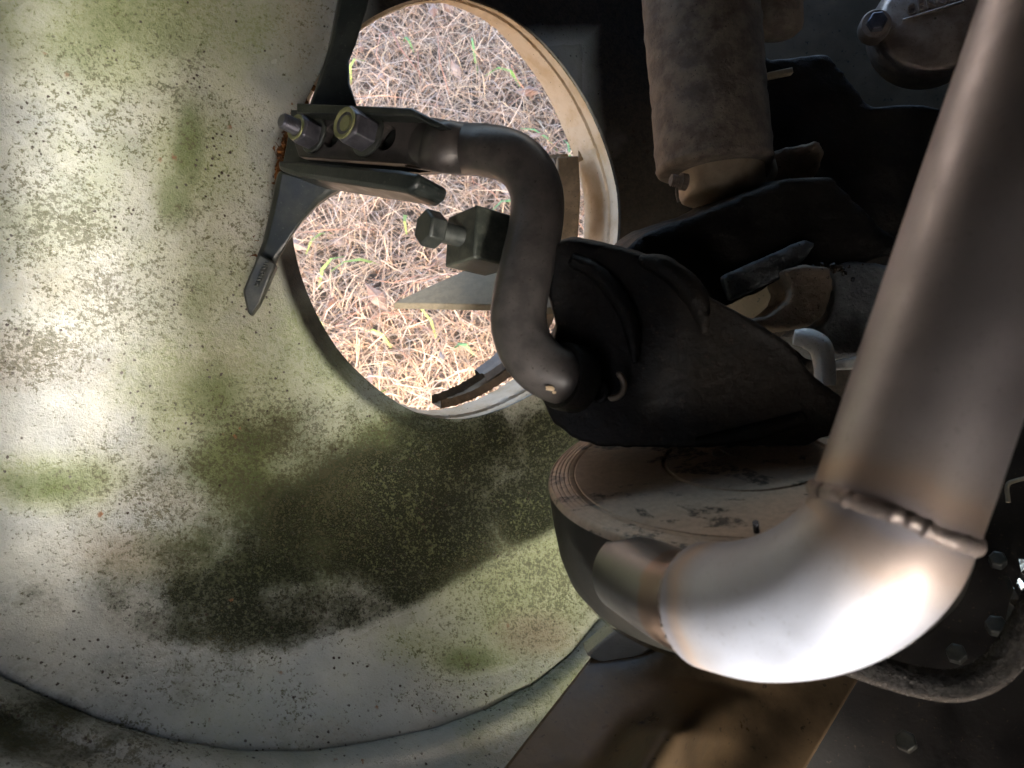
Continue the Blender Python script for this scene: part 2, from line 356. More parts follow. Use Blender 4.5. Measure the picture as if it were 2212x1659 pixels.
def shell_depth(u, v, detail=True):
    rx, ry = (u - 1106) / FPX, -(v - 829.5) / FPX
    d = hc / (HN[0] * rx + HN[1] * ry - HN[2])
    d = np.where(d > 0, d, 3.); d = smin(d, np.full_like(d, .76), .10)
    s = np.clip((v - 880) / 780, 0, None); d = d * (1 - np.where(s < 1, .18 * s * s, .18 + .36 * (s - 1)))
    s = np.clip(-v / 700, 0, None); d = d * (1 - .25 * s * s)
    if detail:
        d = d + .006 * (fbm(u, v, 420, 3) - .5) + .0016 * (fbm(u, v, 70, 8) - .5)
        sd_ = segdist(u, v, SEAM); d = d + .005 * np.exp(-(sd_ / 9) ** 2) - .006 * np.exp(-((sd_ - 34) / 26) ** 2) - .010 * np.clip((sd_ - 20) / 120, 0, 1.2)
    return d
# outer boundary: rectangle far outside the picture, met along rays from the opening's centre
c0 = np.array([962., 452.]); dr = hole - c0
LIM = (-460, 2500, -420, 1760)
tt = np.minimum(np.where(dr[:, 0] > 0, (LIM[1] - c0[0]) / np.maximum(dr[:, 0], 1e-6), (LIM[0] - c0[0]) / np.minimum(dr[:, 0], -1e-6)),
                np.where(dr[:, 1] > 0, (LIM[3] - c0[1]) / np.maximum(dr[:, 1], 1e-6), (LIM[2] - c0[1]) / np.minimum(dr[:, 1], -1e-6)))
outer = c0 + dr * tt[:, None]
tr = np.linspace(0, 1, NR) ** 1.25
UV = hole[None] * (1 - tr)[:, None, None] + outer[None] * tr[:, None, None]
U, Vv = UV[..., 0], UV[..., 1]
D = shell_depth(U, Vv)
ang = np.arctan2(Vv - 452, -(U - 962))                      # 0 = left of the opening
rim = np.linalg.norm(UV - hole[None], axis=2)
left = np.clip(1.25 - np.abs(ang - .55) / .9, 0, 1)         # turned-down lip on the opening's left and lower left
D = D + .028 * left * np.clip(1 - rim / 36, 0, 1)
shell = thing('fibreglass_shell', P(500, 900, .45), 'pale mould-stained fibreglass shell with a big round opening over dry grass', 'shell')
b_ = MB(); V3 = np.stack([(U - 1106) / FPX * D, -(Vv - 829.5) / FPX * D, -D], -1).reshape(-1, 3)
F = [(i * NT_ + j, (i + 1) * NT_ + j, (i + 1) * NT_ + (j + 1) % NT_, i * NT_ + (j + 1) % NT_) for i in range(NR - 1) for j in range(NT_)]
b_.add(V3, F)
def blobs(lst):
    z = np.zeros(U.shape)
    for (a, b, ru, rv, am) in lst: z = np.maximum(z, am * np.exp(-(((U - a) / ru) ** 2 + ((Vv - b) / rv) ** 2) ** 1.4))
    return z
w1, w2, w3 = fbm(U, Vv, 150, 20), fbm(U, Vv, 110, 40), fbm(U, Vv, 90, 60)
al_p = .22 + blobs([(250, 40, 380, 240, .75), (420, 320, 130, 240, .65), (400, 620, 160, 180, .65), (450, 830, 180, 190, .8), (650, 820, 180, 180, .65), (90, 1040, 220, 75, 1.), (1120, 1270, 230, 170, .95), (1000, 1400, 180, 70, .7), (700, 1000, 330, 180, .7), (1230, 1520, 170, 110, .75), (170, 420, 200, 200, .45)]) + (w1 - .5) * .9
al = blobs([(640, 950, 260, 200, .45), (405, 330, 42, 120, .95), (375, 430, 50, 80, .8), (430, 610, 60, 110, .5), (460, 860, 90, 110, .72), (510, 1000, 130, 110, .9), (600, 1110, 170, 110, .95), (110, 1050, 150, 50, .75), (560, 1200, 240, 100, .8), (260, 70, 240, 110, .55), (1030, 1430, 90, 34, .8), (700, 780, 120, 80, .5), (880, 950, 200, 60, .6)]) + (w2 - .5) * .8
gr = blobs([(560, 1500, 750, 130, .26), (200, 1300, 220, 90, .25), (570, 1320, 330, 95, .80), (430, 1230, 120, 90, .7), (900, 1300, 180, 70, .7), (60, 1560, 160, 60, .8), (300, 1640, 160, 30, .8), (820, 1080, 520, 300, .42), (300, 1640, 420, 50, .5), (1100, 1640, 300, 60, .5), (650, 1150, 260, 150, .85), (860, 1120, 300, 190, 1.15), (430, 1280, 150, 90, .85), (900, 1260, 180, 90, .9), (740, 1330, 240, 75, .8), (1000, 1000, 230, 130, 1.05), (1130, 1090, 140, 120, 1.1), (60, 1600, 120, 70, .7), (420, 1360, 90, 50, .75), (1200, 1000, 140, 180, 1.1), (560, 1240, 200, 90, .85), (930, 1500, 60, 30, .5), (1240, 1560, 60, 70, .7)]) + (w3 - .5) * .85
gr = gr * np.clip(1 - (segdist(U, Vv, np.array([(760., 1350.), (970, 1240), (1210, 1110), (1320, 1040)])) - 6) / 40, .25, 1)  # dirt plus painted cast shadow, fading out at the shadow's diagonal edge
br = blobs([(60, 780, 200, 90, .8), (150, 610, 180, 100, .55), (300, 1200, 190, 70, .75), (600, 1330, 180, 70, .6), (1150, 1370, 110, 60, .85), (480, 780, 70, 50, .45), (330, 1080, 150, 60, .55), (160, 1640, 300, 70, .7), (1200, 1640, 240, 70, .7), (660, 60, 90, 200, .55), (690, 1590, 200, 40, .55)]) + (w1 - .5) * .5
spk = blobs([(110, 480, 190, 170, .62), (260, 260, 260, 260, .48), (60, 760, 170, 90, .66), (250, 620, 200, 140, .56), (600, 1000, 330, 220, .60), (450, 500, 200, 260, .40), (1130, 1260, 200, 140, .56), (330, 1080, 300, 160, .45), (470, 1480, 300, 140, .30), (1000, 1450, 300, 120, .36), (160, 1620, 300, 90, .55)]) + (w2 - .5) * .5 + .16
dirt_shade = np.clip((U - 1235 + 40 * (w2 - .5)) / 60, 0, 1) * np.clip((1150 - Vv) / 120, 0, 1)  # painted shade over brown dirt: right of the opening, top corner and lip
top = np.clip((U - 760) / 60, 0, 1) * np.clip((110 - Vv) / 60, 0, 1); dirt_shade = np.maximum(np.maximum(dirt_shade, top), .9 * left * np.clip((40 - rim) / 8, 0, 1)) * (1.05 + .5 * (w3 - .5))
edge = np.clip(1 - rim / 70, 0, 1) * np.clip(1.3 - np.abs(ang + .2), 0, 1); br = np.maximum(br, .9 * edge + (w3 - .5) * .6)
for kk, z in (('algae_pale', al_p), ('algae', al), ('grime_shade', gr), ('brown', br), ('speckle', spk), ('dirt_shade', np.clip(dirt_shade, 0, .97))): b_.attrs[kk] = z.ravel()
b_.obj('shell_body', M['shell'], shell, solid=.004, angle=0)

# neck of the opening: wall runs away from the lens along the opening's axis
hole3 = np.stack([(hole[:, 0] - 1106) / FPX, -(hole[:, 1] - 829.5) / FPX, -np.ones(NT_)], 1) * shell_depth(hole[:, 0], hole[:, 1], False)[:, None]
lip0 = np.clip(1.25 - np.abs(np.arctan2(hole[:, 1] - 452, -(hole[:, 0] - 962)) - .55) / .9, 0, 1)
hole3 = hole3 * (1 + .028 * lip0 / np.linalg.norm(hole3, axis=1))[:, None]
cen = hole3.mean(0); NA = nrm([.50, -.22, .84])
tha = np.degrees(np.arctan2(hole3[:, 1] - cen[1], hole3[:, 0] - cen[0])); NG = np.interp(tha, [-180, -130, -105, -85, -60, -30, 0, 40, 65, 85, 100, 130, 180], [.05, .08, .2, .55, .8, 1, 1, 1, .75, .35, .12, .05, .05])
def ring(name, mat, prof, a0=0, a1=360, edge=None, jit=0, parent=shell, **kw):
    """sweep (radial offset outwards, depth along the axis) round the opening"""
    b = MB(); full = a1 - a0 >= 360
    idx = np.arange(NT_); th = (np.degrees(np.arctan2(hole3[:, 1] - cen[1], hole3[:, 0] - cen[0])) - a0) % 360
    if not full: idx = idx[th <= a1 - a0]; idx = idx[np.argsort(th[idx])]
    n = len(idx); V = []; E = []
    for q, (ro, dp) in enumerate(prof):
        rd = hole3[idx] - cen; rd = rd / np.linalg.norm(rd, axis=1)[:, None]
        j = jit * rng.standard_normal(n)[:, None] if jit else 0
        V.append(hole3[idx] + rd * (ro + j) - NA * dp * NG[idx][:, None]); E.append(np.full(n, edge[q] if edge else 0.))
    m = len(prof)
    F = [(i * n + j, i * n + (j + 1) % n, (i + 1) * n + (j + 1) % n, (i + 1) * n + j) for i in range(m - 1) for j in range(n if full else n - 1)]
    b.add(np.vstack(V), F); b.attrs['edge'] = np.concatenate(E)
    return b.obj(name, mat, parent, angle=50, **kw)
ring('neck', M['neck'], [(.004, -.001), (.0005, .000), (-.0005, .004), (.0000, .012), (-.0022, .0135), (-.0026, .020), (-.003, .045), (-.0032, .05), (.002, .053), (.006, .05), (.006, .004)],
     edge=[1, .8, .5, .15, 0, 0, 0, .75, .9, .9, .9], jit=.0002)
ring('outer_hoop', M['rubber'], [(-.010, .066), (-.016, .068), (-.0165, .075), (-.0145, .083), (-.0165, .091), (-.016, .098), (-.009, .100)], -75, 30, jit=.0002)
ring('hoop_flange', M['ring_brown'], [(-.009, .064), (-.002, .062), (-.002, .105), (-.009, .107)], -92, 30, jit=.0003)
b_ = MB(); b_.prism(PP([(1203, 338, .70), (1250, 336, .70), (1254, 420, .70), (1248, 520, .70), (1205, 520, .70)]), (0.0, 0, -.03)); b_.obj('hoop_bracket', M['ring_brown'], shell, bevel=.0015)
b_ = MB(); b_.prism(PP([(1246, 240, .72), (1262, 262, .72), (1262, 345, .72), (1250, 345, .72)]), (0.0, 0, -.02)); b_.obj('hoop_tab', M['ring_brown'], shell, bevel=.001)

# rust crust on the shell's edge beside the bracket, and grit lying on the shell
b_ = MB()
for q in range(340):
    i = rng.random(); pl = np.array([(664, 190), (640, 250), (622, 300), (610, 350), (596, 410), (575, 470), (560, 530), (545, 600)], float)
    x = np.interp(i * 7, range(8), pl[:, 0]) + rng.normal(0, 9) - 6; y = np.interp(i * 7, range(8), pl[:, 1]) + rng.normal(0, 8)
    d = float(shell_depth(np.array([x]), np.array([y]))[0]); r0 = rng.uniform(.0012, .0032)
    b_.blob(P(x, y, d - .0005), r0, 3, .35)
b_.obj('rust_crust', M['rust'], shell, smooth=False, kind='stuff')
b_ = MB()
for q in range(1700):
    z = rng.random()
    if z < .35: x, y = rng.normal(330, 170), rng.normal(1010, 90)
    elif z < .75: x, y = rng.normal(420, 260), rng.normal(1430, 130)
    elif z < .9: x, y = rng.uniform(0, 1250), rng.uniform(900, 1659)
    else: x, y = rng.uniform(0, 560), rng.uniform(0, 1000)
    if x < -40 or y > 1700 or (x - 962) ** 2 / 400 ** 2 + (y - 452) ** 2 / 480 ** 2 < 1: continue
    d = float(shell_depth(np.array([x]), np.array([y]))[0]); r0 = min(.0034, .0004 + rng.exponential(.00048))
    b_.blob(P(x, y, d - .0002), r0, 3 if r0 < .0015 else 5, .18, (1, rng.uniform(.7, 1), .8))
b_.obj('grit', M['grit'], shell, kind='stuff')

# small moulded step where the shell meets the lower panel
b_ = MB(); b_.prism(PP([(1265, 1415, .452), (1330, 1360, .452), (1420, 1400, .452), (1380, 1420, .452), (1325, 1447, .452)]), (0, -.004, -.03)); b_.obj('moulded_step', M['shell'], shell, bevel=.002)

# ------------------------------------------------------------------ black bracket on the opening's edge
br_ = thing('mounting_bracket', P(690, 400, .5), 'black channel bracket with two legs bolted across the left edge of the round opening', 'bracket')
PN = nrm([-.55, .12, .80]); PX = nrm(np.cross([0, 1, 0], PN)); PX = PX if PX[0] > 0 else -PX; PY = np.cross(PN, PX)
def onplate(u, v, lift=0.):
    r0 = P(u, v, 1.); o0 = P(700, 290, .475); t = (PN @ o0 + lift) / (PN @ r0); return r0 * t
def plate(pts, lift, thick): f = [onplate(a, b, lift) for a, b in pts]; return MB().prism(f, -PN * thick)
plate([(628, 236), (900, 240), (965, 276), (1000, 300), (985, 365), (905, 372), (610, 352), (622, 290)], -.008, .006).obj('channel_web', M['bracket_paint'], br_, bevel=.001)
plate([(640, 222), (888, 232), (958, 268), (940, 274), (890, 250), (640, 245)], .010, .024).obj('upper_flange', M['bracket_paint'], br_, bevel=.001)
b_ = plate([(598, 345), (700, 352), (860, 365), (905, 374), (900, 400), (880, 417), (855, 412), (760, 398), (640, 380), (600, 366)], .012, .026); b_.obj('lower_flange', M['bracket_paint'], br_, bevel=.0025)
b_ = MB(); b_.prism(PP([(744, -60, .50), (812, -60, .50), (793, 20, .50), (768, 95, .50), (755, 130, .497), (757, 180, .492), (774, 232, .486), (668, 230, .49), (686, 180, .495), (715, 90, .50)]), (-.006, 0, -.014)); b_.obj('upper_leg', M['bracket_paint'], br_, bevel=.002)
b_ = MB(); b_.prism(PP([(602, 362, .496), (690, 384, .49), (752, 398, .482), (720, 414, .485), (690, 436, .49), (655, 474, .498), (628, 512, .503), (606, 552, .506), (592, 578, .507), (550, 566, .507), (568, 520, .505), (585, 450, .50)]), (-.008, 0, -.020))
b_.obj('gusset', M['bracket_paint'], br_, bevel=.005)
b_ = MB(); b_.prism(PP([(560, 545, .497), (598, 570, .499), (580, 610, .50), (560, 655, .502), (543, 683, .505), (535, 676, .505), (524, 628, .502), (540, 590, .50)]), (-.004, 0, -.016)); b_.obj('foot', M['bolt_steel'], br_, bevel=.004)
b_ = MB()
for q in range(9): b_.blob(P(575 - q * 2.6, 568 + q * 6, .4955 + .0003 * q), .0016, 4, .1, (1.2, .6, .6))
b_.obj('weld_bead', M['bolt_steel'], br_)

def hexnut(parent, u, v, ac, height, lift, mat, tip=0., tipmat=None, nyl=False):
    o0 = onplate(u, v, lift); ax = nrm(PN + np.array([-.10, .02, 0])); n6 = []
    bb = MB(); a = PX; b = np.cross(ax, a); ang = [math.pi / 3 * i + .35 for i in range(6)]
    ringp = lambda r, h: [o0 + ax * h + r * (math.cos(t) * a + math.sin(t) * b) for t in ang]
    V = ringp(ac * .94, 0) + ringp(ac, .0012) + ringp(ac, height - .0014) + ringp(ac * .88, height)
    F = [(i * 6 + j, i * 6 + (j + 1) % 6, (i + 1) * 6 + (j + 1) % 6, (i + 1) * 6 + j) for i in range(3) for j in range(6)] + [tuple(range(6))[::-1]]
    F += [tuple(18 + j for j in range(6))]
    nut = bb.add(V, F).obj('nut', mat, parent, bevel=.0006, angle=25)
    MB().lathe(o0, ax, [(ac * 1.15, -.0022), (ac * 1.2, -.0015), (ac * 1.2, -.0003), (ac * 1.12, .0004)], 32, True, True).obj('washer', M['bolt_steel'], parent)
    MB().lathe(o0, ax, [(ac * .84, height + .0001), (ac * .82, height + .0012), (ac * .70, height + .0012), (ac * .60, height + .0004), (ac * .58, height - .004)], 32).obj('nut_insert', M['nut_nylon'], nut) if nyl else None
    r_ = ac * .52; pr = [(r_, 0)]
    h = height - .001
    while h < height + tip: pr += [(r_, h), (r_ * .92, h + .0005)]; h += .001
    pr += [(r_ * .9, height + tip), (r_ * .75, height + tip + .0008)]
    MB().lathe(o0, ax, pr, 24, False, True).obj('bolt_end', tipmat or M['nut_zinc'], parent)
hexnut(br_, 676, 292, .0098, .0125, .0022, M['nut_zinc'], .0105, None, True)
hexnut(br_, 792, 290, .0115, .0165, .0022, M['nut_zinc'], -.0004, M['nut_nylon'], True)

# ------------------------------------------------------------------ bent steel rod with its flattened, drilled end
rod = thing('bent_rod', P(1150, 600, .39), 'dark bent steel rod with a flattened drilled end, crossing the round opening', 'rod')
# flattened end with real holes: polygon ring strips round each hole
def drilled(pts, holes, lift, thick, mat, name, parent):
    bm = bmesh.new()
    def loop(l): 
        vs = [bm.verts.new(Vector(world(onplate(a, b, lift))[0])) for a, b in l]; return [bm.edges.new((vs[i], vs[(i + 1) % len(vs)])) for i in range(len(vs))]
    ed = loop(pts)
    for (hu, hv, hr) in holes:
        o0 = onplate(hu, hv, lift); vs = [bm.verts.new(Vector(world(o0 + hr * (math.cos(t) * PX + math.sin(t) * PY))[0])) for t in np.linspace(0, 2 * np.pi, 20, endpoint=False)]
        ed += [bm.edges.new((vs[i], vs[(i + 1) % 20])) for i in range(20)]
    bmesh.ops.triangle_fill(bm, use_beauty=True, use_dissolve=False, edges=ed)
    ex = bmesh.ops.extrude_face_region(bm, geom=bm.faces[:]); dv = Vector((MCn[:3, :3] @ (-PN * thick)))
    bmesh.ops.translate(bm, vec=dv, verts=[q for q in ex['geom'] if isinstance(q, bmesh.types.BMVert)])
    bmesh.ops.translate(bm, vec=-Vector(parent.location), verts=bm.verts); bmesh.ops.recalc_face_normals(bm, faces=bm.faces)
    me = bpy.data.meshes.new(name); bm.to_mesh(me); bm.free(); me.materials.append(mat)
    o = bpy.data.objects.new(name, me); COL.objects.link(o); o.parent = parent
    q = o.modifiers.new('bevel', 'BEVEL'); q.width = .0008; q.segments = 2; q.limit_method = 'ANGLE'
    return o
drilled([(628, 252), (700, 252), (860, 257), (903, 259), (903, 359), (880, 354), (700, 342), (645, 338), (632, 300)],
        [(716, 293, .0075), (833, 297, .0078)], 0., .007, M['rod_steel'], 'flattened_end', rod)
b_ = MB(); RR = .0146
p_ = [onplate(893, 307, -.0035), onplate(925, 311, -.0035), onplate(962, 317, -.0038), P(1005, 322, .424), P(1055, 326, .413), P(1105, 340, .405), P(1142, 374, .401), P(1160, 425, .397), P(1157, 490, .393), P(1142, 560, .388),
      P(1126, 630, .383), P(1120, 690, .379), P(1132, 742, .375), P(1164, 786, .371), P(1206, 810, .370), P(1240, 818, .373)]
b_.tube(p_, [.0152, .0152, .0148, RR] + [.0144] * 12, 40, True, 10, [.235, .40, .72, .95] + [1.] * 12, 0, PN)
b_.obj('rod_body', M['rod_steel'], rod)
for (u, v, r0) in ((1188, 839, .0014), (1197, 848, .0008)):
    MB().blob(P(u, v, .3555), r0, 5, .25, (1.3, .8, .3)).obj('paint_chip', M['neck'], rod)

# ------------------------------------------------------------------ square block with set bolt beside the rod
blk = thing('clamp_block', P(1035, 525, .42), 'square olive steel block with a hex bolt through it, left of the bent rod', 'block')
BX = nrm([.80, -.10, -.60]); BY = nrm(np.cross([.60, .05, .80], BX)); BY = BY if BY[1] > 0 else -BY; BZ = np.cross(BX, BY)
bc = P(1040, 523, .425)
b_ = MB(); b_.box(bc, BX * .0145, BY * .0150, BZ * .0150); b_.obj('block', M['block_paint'], blk, bevel=.0012)
hx = bc - BX * .0145
b_ = MB(); b_.lathe(hx - BX * .016, BX, [(.0056, 0), (.0060, .002), (.0060, .016)], 24); b_.obj('bolt_shank', M['bolt_steel'], blk)
b_ = MB(); o0 = hx - BX * .0245
V = []
for r0, h in ((.0092, 0), (.0104, .0012), (.0104, .0095), (.0095, .0105)):
    V += [o0 + BX * h + r0 * (math.cos(t) * BY + math.sin(t) * BZ) for t in [math.pi / 3 * i + .2 for i in range(6)]]
b_.add(V, [(i * 6 + j, i * 6 + (j + 1) % 6, (i + 1) * 6 + (j + 1) % 6, (i + 1) * 6 + j) for i in range(3) for j in range(6)] + [tuple(range(6))[::-1], tuple(18 + j for j in range(6))])
b_.obj('hex_head', M['bolt_steel'], blk, bevel=.0006, angle=25)
pr = []; h = 0
while h < .012: pr += [(.0062, h), (.0055, h + .0006)]; h += .0012
MB().lathe(bc + BX * .0145, BX, pr, 24).obj('bolt_thread', M['bolt_steel'], blk)

# ------------------------------------------------------------------ triangular plate deep in the opening
fin = thing('triangular_plate', P(1050, 630, .54), 'grey-tan triangular metal plate pointing left behind the bent rod', 'plate')
b_ = MB(); tp = [P(850, 654, .57), P(905, 628, .572), P(1000, 586, .575), P(1110, 560, .575), P(1260, 560, .56), P(1260, 668, .53), P(1060, 658, .548)]
b_.prism(tp, (0, -.0045, -.003)); b_.obj('plate_body', M['plate'], fin, bevel=.0006)

# ------------------------------------------------------------------ dark cast arm that takes the rod's end
cst = thing('cast_arm', P(1480, 760, .38), 'big black cast-iron arm above the round drum, holding the end of the bent rod', 'casting')
b_ = MB()
A = [(1195, 528), (1240, 514), (1310, 528), (1400, 550), (1470, 585), (1530, 640), (1640, 700), (1710, 745), (1760, 815), (1822, 860), (1818, 935), (1745, 966), (1520, 970), (1300, 968), (1240, 950), (1192, 912), (1165, 852), (1152, 800), (1192, 742), (1202, 706), (1184, 640), (1182, 580)]
dA = lambda u: .385 - .03 * min(max((u - 1180) / 500, 0), 1)
b_.prism([P(u, v, dA(u)) for u, v in A], (.004, .012, -.055))
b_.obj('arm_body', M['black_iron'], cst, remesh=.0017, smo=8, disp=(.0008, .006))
b_ = MB(); b_.tube(PP([(1232, 560, .383), (1290, 590, .378), (1340, 650, .373), (1365, 715, .370), (1372, 785, .370)]), [.004, .005, .005, .0045, .002], 16)
b_.obj('rib', M['black_iron'], cst, remesh=.0015, smo=4, disp=(.0015, .01)); b_ = MB(); b_.tube(PP([(1380, 560, .375), (1440, 580, .37), (1500, 640, .368), (1525, 720, .366)]), [.003, .006, .007, .003], 16)
b_.obj('rib', M['black_iron'], cst, remesh=.0015, smo=4, disp=(.0015, .01)); b_ = MB(); b_.tube(PP([(1500, 955, .366), (1620, 935, .362), (1740, 900, .358)]), [.003, .005, .004], 16)
b_.obj('rib', M['black_iron'], cst, remesh=.0015, smo=4, disp=(.0015, .01))
q = nrm(P(1225, 812, .366)); ax = nrm([-.72, .16, .55])
b_ = MB(); b_.lathe(P(1222, 814, .371), ax, [(.0142, .004), (.0165, .0042), (.0172, .002), (.0172, -.008)], 40); b_.obj('socket_collar', M['black_iron'], cst)
b_ = MB(); b_.lathe(P(1291, 846, .367), nrm([-.45, .1, .9]), [(.0056, -.004), (.0056, .0012), (.0046, .0018), (.0042, -.004)], 28, False, False); b_.lathe(P(1291, 846, .368), nrm([-.45, .1, .9]), [(.0001, -.003), (.0045, -.003)], 28); b_.obj('drilled_boss', M['engine'], cst)
b_ = MB(); pts = [P(1322 + 26 * math.cos(t), 832 + 28 * math.sin(t), .3655) for t in np.linspace(-1.2, 1.9, 14)]; b_.tube(pts, [.0006] + [.0016] * 12 + [.0005], 10, True, 4); b_.obj('worn_ridge', M['starter_steel'], cst)

# ------------------------------------------------------------------ round drum
drum = thing('round_drum', P(1600, 1180, .39), 'black round drum with a dusty bare-metal top face, under the black cast arm', 'drum')
DN = nrm([-.128, .96, .245]); DO = P(1612, 992, .372); RD = .1005
MB().lathe(DO, DN, [(.0005, .0006), (.0395, .0006), (.0405, -.001), (.0412, -.001), (.042, .0008), (.0862, .0008), (.0866, .0004), (.0871, .0007), (.0893, .0006), (.0896, .0003), (.0900, .0006), (.0915, .0004), (.0918, .0001), (.0921, .0004), (.0938, .0002), (.0941, -.0001), (.0944, .0002), (.0958, 0), (.0961, -.0003), (.0964, 0), (.0982, -.0003), (.0985, -.0006), (.0988, -.0003), (.0997, -.0010), (RD, -.003)], 128).obj('top_face', M['drum_face'], drum)
MB().lathe(DO, DN, [(RD, -.003), (RD, -.004), (RD - .0004, -.022), (RD - .0016, -.038), (RD - .0040, -.048), (RD - .008, -.054)], 128).obj('side_wall', M['drum_side'], drum)
MB().lathe(DO, DN, [(RD - .0076, -.0536), (RD - .0090, -.0570), (RD - .014, -.0605), (RD - .024, -.063), (.03, -.065), (.001, -.065)], 128).obj('bottom_rim', M['drum_rim'], drum)
b_ = MB(); dz = nrm(np.cross(DN, [1, 0, 0])); dx = np.cross(dz, DN)
def ondrum(u, v, lift=.0012): r0 = P(u, v, 1.); t = (DN @ DO + lift) / (DN @ r0); return r0 * t
b_.tube([ondrum(1553 + 13 * math.cos(t), 978 + 8 * math.sin(t)) for t in np.linspace(0, 5.6, 14)], .0005, 8, True, 3); b_.tube([ondrum(1560, 972), ondrum(1575, 981), ondrum(1590, 985)], .0006, 8)
b_.obj('stamp_mark', M['starter_steel'], drum)
o0 = P(1635, 1150, .30); MB().tube(PP([(1632, 1128, .2925), (1636, 1160, .297), (1640, 1186, .30)]), .0013, 12).obj('stud', M['nut_zinc'], drum)

# ------------------------------------------------------------------ exhaust pipe close to the lens
ex = thing('exhaust_pipe', P(1930, 1110, .21), 'shiny welded stainless exhaust pipe with an elbow, nearest the viewer', 'exhaust pipe')
def tinted(b, dists):
    """heat-tint colour and amount per vertex from the distance (m) to the nearest weld"""
    d = np.asarray(dists); cols = np.zeros((len(d), 4)); amt = np.zeros(len(d))
    st = [(0, (.30, .27, .27), .7), (.0025, (.28, .24, .26), .75), (.005, (.42, .30, .20), .8), (.009, (.60, .42, .26), .75), (.014, (.60, .50, .40), .45), (.022, (.6, .56, .52), .12), (.032, (.6, .6, .6), 0)]
    st = [(a_, b2, c2 * .75) for a_, b2, c2 in st]; xs = [q[0] for q in st]
    for i in range(3): cols[:, i] = np.interp(d, xs, [q[1][i] for q in st])
    cols[:, 3] = 1; b.attrs['tint'] = cols; b.attrs['tamt'] = np.interp(d, xs, [q[2] for q in st])
PR = .0222
W1 = P(1926, 1112, .210); W2 = P(1470, 1303, .272)
def wob(V, n): return np.repeat(rng.normal(0, .0008, (len(V) // n, n)).cumsum(1) * .25, 1).ravel()
W2 = P(1532, 1306, .262)
pipe_pts = PP([(2580, -800, .215), (2470, -480, .213), (2308, 0, .211), (2143, 480, .21), (2030, 812, .21), (1926, 1112, .21), (1882, 1196, .2115), (1812, 1258, .218), (1724, 1298, .229), (1626, 1315, .244)]) + [W2]
b_ = MB(); b_.tube(pipe_pts, [PR] * 6 + [PR + .0004, PR + .0006, PR + .0005, PR + .0002, PR - .0004], 96, False, 24)
V = b_.v[0].reshape(-1, 96, 3); pth = b_.path; iw = int(np.argmin(np.linalg.norm(pth - W1, axis=1))); Tw = nrm(pth[iw + 1] - pth[iw - 1]); W1 = pth[iw]; T2 = nrm(pth[-1] - pth[-3])
arc = np.concatenate([[0], np.cumsum(np.linalg.norm(np.diff(pth, axis=0), axis=1))])
wv = np.sin(np.arange(96) * 2 * np.pi / 96 * 3 + .7) * .0014 + np.sin(np.arange(96) * 2 * np.pi / 96 * 8) * .0006
for nm, i0, i1, mt in (('straight_tube', 0, iw + 1, 'stainless'), ('elbow', iw, len(pth), 'elbow_steel')):
    q = MB(); n = i1 - i0; q.add(V[i0:i1].reshape(-1, 3), [(i * 96 + j, i * 96 + (j + 1) % 96, (i + 1) * 96 + (j + 1) % 96, (i + 1) * 96 + j) for i in range(n - 1) for j in range(96)])
    d1 = np.abs(arc[i0:i1] - arc[iw])[:, None] + wv[None]; d2 = np.abs(arc[i0:i1] - arc[-1])[:, None] + wv[None]
    tinted(q, np.abs(np.minimum(d1, d2 * 1.2)).ravel()); q.obj(nm, M[mt], ex, angle=0)
def weld(c, ax, r, name='weld_bead', bead=.0013, n=96):
    b = MB(); ax = nrm(ax); a = nrm(np.cross(ax, [.2, .3, .9])); q = np.cross(ax, a)
    t = np.linspace(0, 2 * np.pi, n, endpoint=False)
    rr = r - .0011 + .00012 * np.sin(t * 31 + 2 * np.sin(t * 3)); pts = [c + rr[i] * (math.cos(t[i]) * a + math.sin(t[i]) * q) + ax * (.0005 * math.sin(t[i] * 3 + 1) + .0003 * math.sin(t[i] * 7)) for i in range(n)]
    pts.append(pts[0]); b.tube(pts, bead * (1 + .07 * np.sin(np.arange(n + 1) * 2.2) + .04 * rng.standard_normal(n + 1)), 12, False, 3); return b.obj(name, M['weld'], ex)
weld(W1, Tw, PR, bead=.0026)
weld(W2 + .0008 * T2, T2, PR - .0018, bead=.0021)
SA = W2 + nrm(T2 + .35 * nrm(P(1365, 1240, .312) - W2)) * .016; SB = P(1362, 1236, .318)
b_ = MB(); b_.tube([W2, SA, SB], [PR - .0034, .0176, .0176], 72, False, 16); b_.tube([SB, SB + (SA - SB) * .2], [.0176, .0162], 72, False, 0)
tinted(b_, np.linalg.norm(np.vstack(b_.v) - W2, axis=1) * .9 - .013); b_.attrs['tint'][:, :3] *= (.55, .5, .5); b_.attrs['tamt'] *= np.where(np.linalg.norm(np.vstack(b_.v) - W2, axis=1) < .026, 1, .0)
b_.obj('outlet_stub', M['stub_steel'], ex, angle=50)

# ------------------------------------------------------------------ cylinder, small cylinder and engine masses on the right
stt = thing('starter_cylinder', P(1540, 380, .52), 'rough cast cylinder with a narrower steel end below it, hanging right of the opening', 'starter motor')
a_, b2 = P(1500, -140, .52), P(1543, 368, .52); AX = nrm(b2 - a_); L = np.linalg.norm(b2 - a_)
b_ = MB(); r0 = .0405; b_.lathe(a_, AX, [(r0 * (.985 + .02 * math.sin(i * 1.7) * (i % 3 == 0)), L * i / 30) for i in range(30)] + [(r0, L - .004), (r0 * .97, L - .001), (r0 * .93, L), (.001, L)], 96, True)
b_.obj('cast_housing', M['starter_cast'], stt, angle=60)
c_ = P(1556, 366, .525); MB().lathe(c_, AX, [(.030, 0), (.030, .0165), (.0288, .0195), (.026, .0212), (.0, .0225)], 64).obj('steel_end', M['starter_steel'], stt)
b_ = MB(); t0 = P(1470, 392, .50); tx = nrm([-1, .1, .2]); pr = []
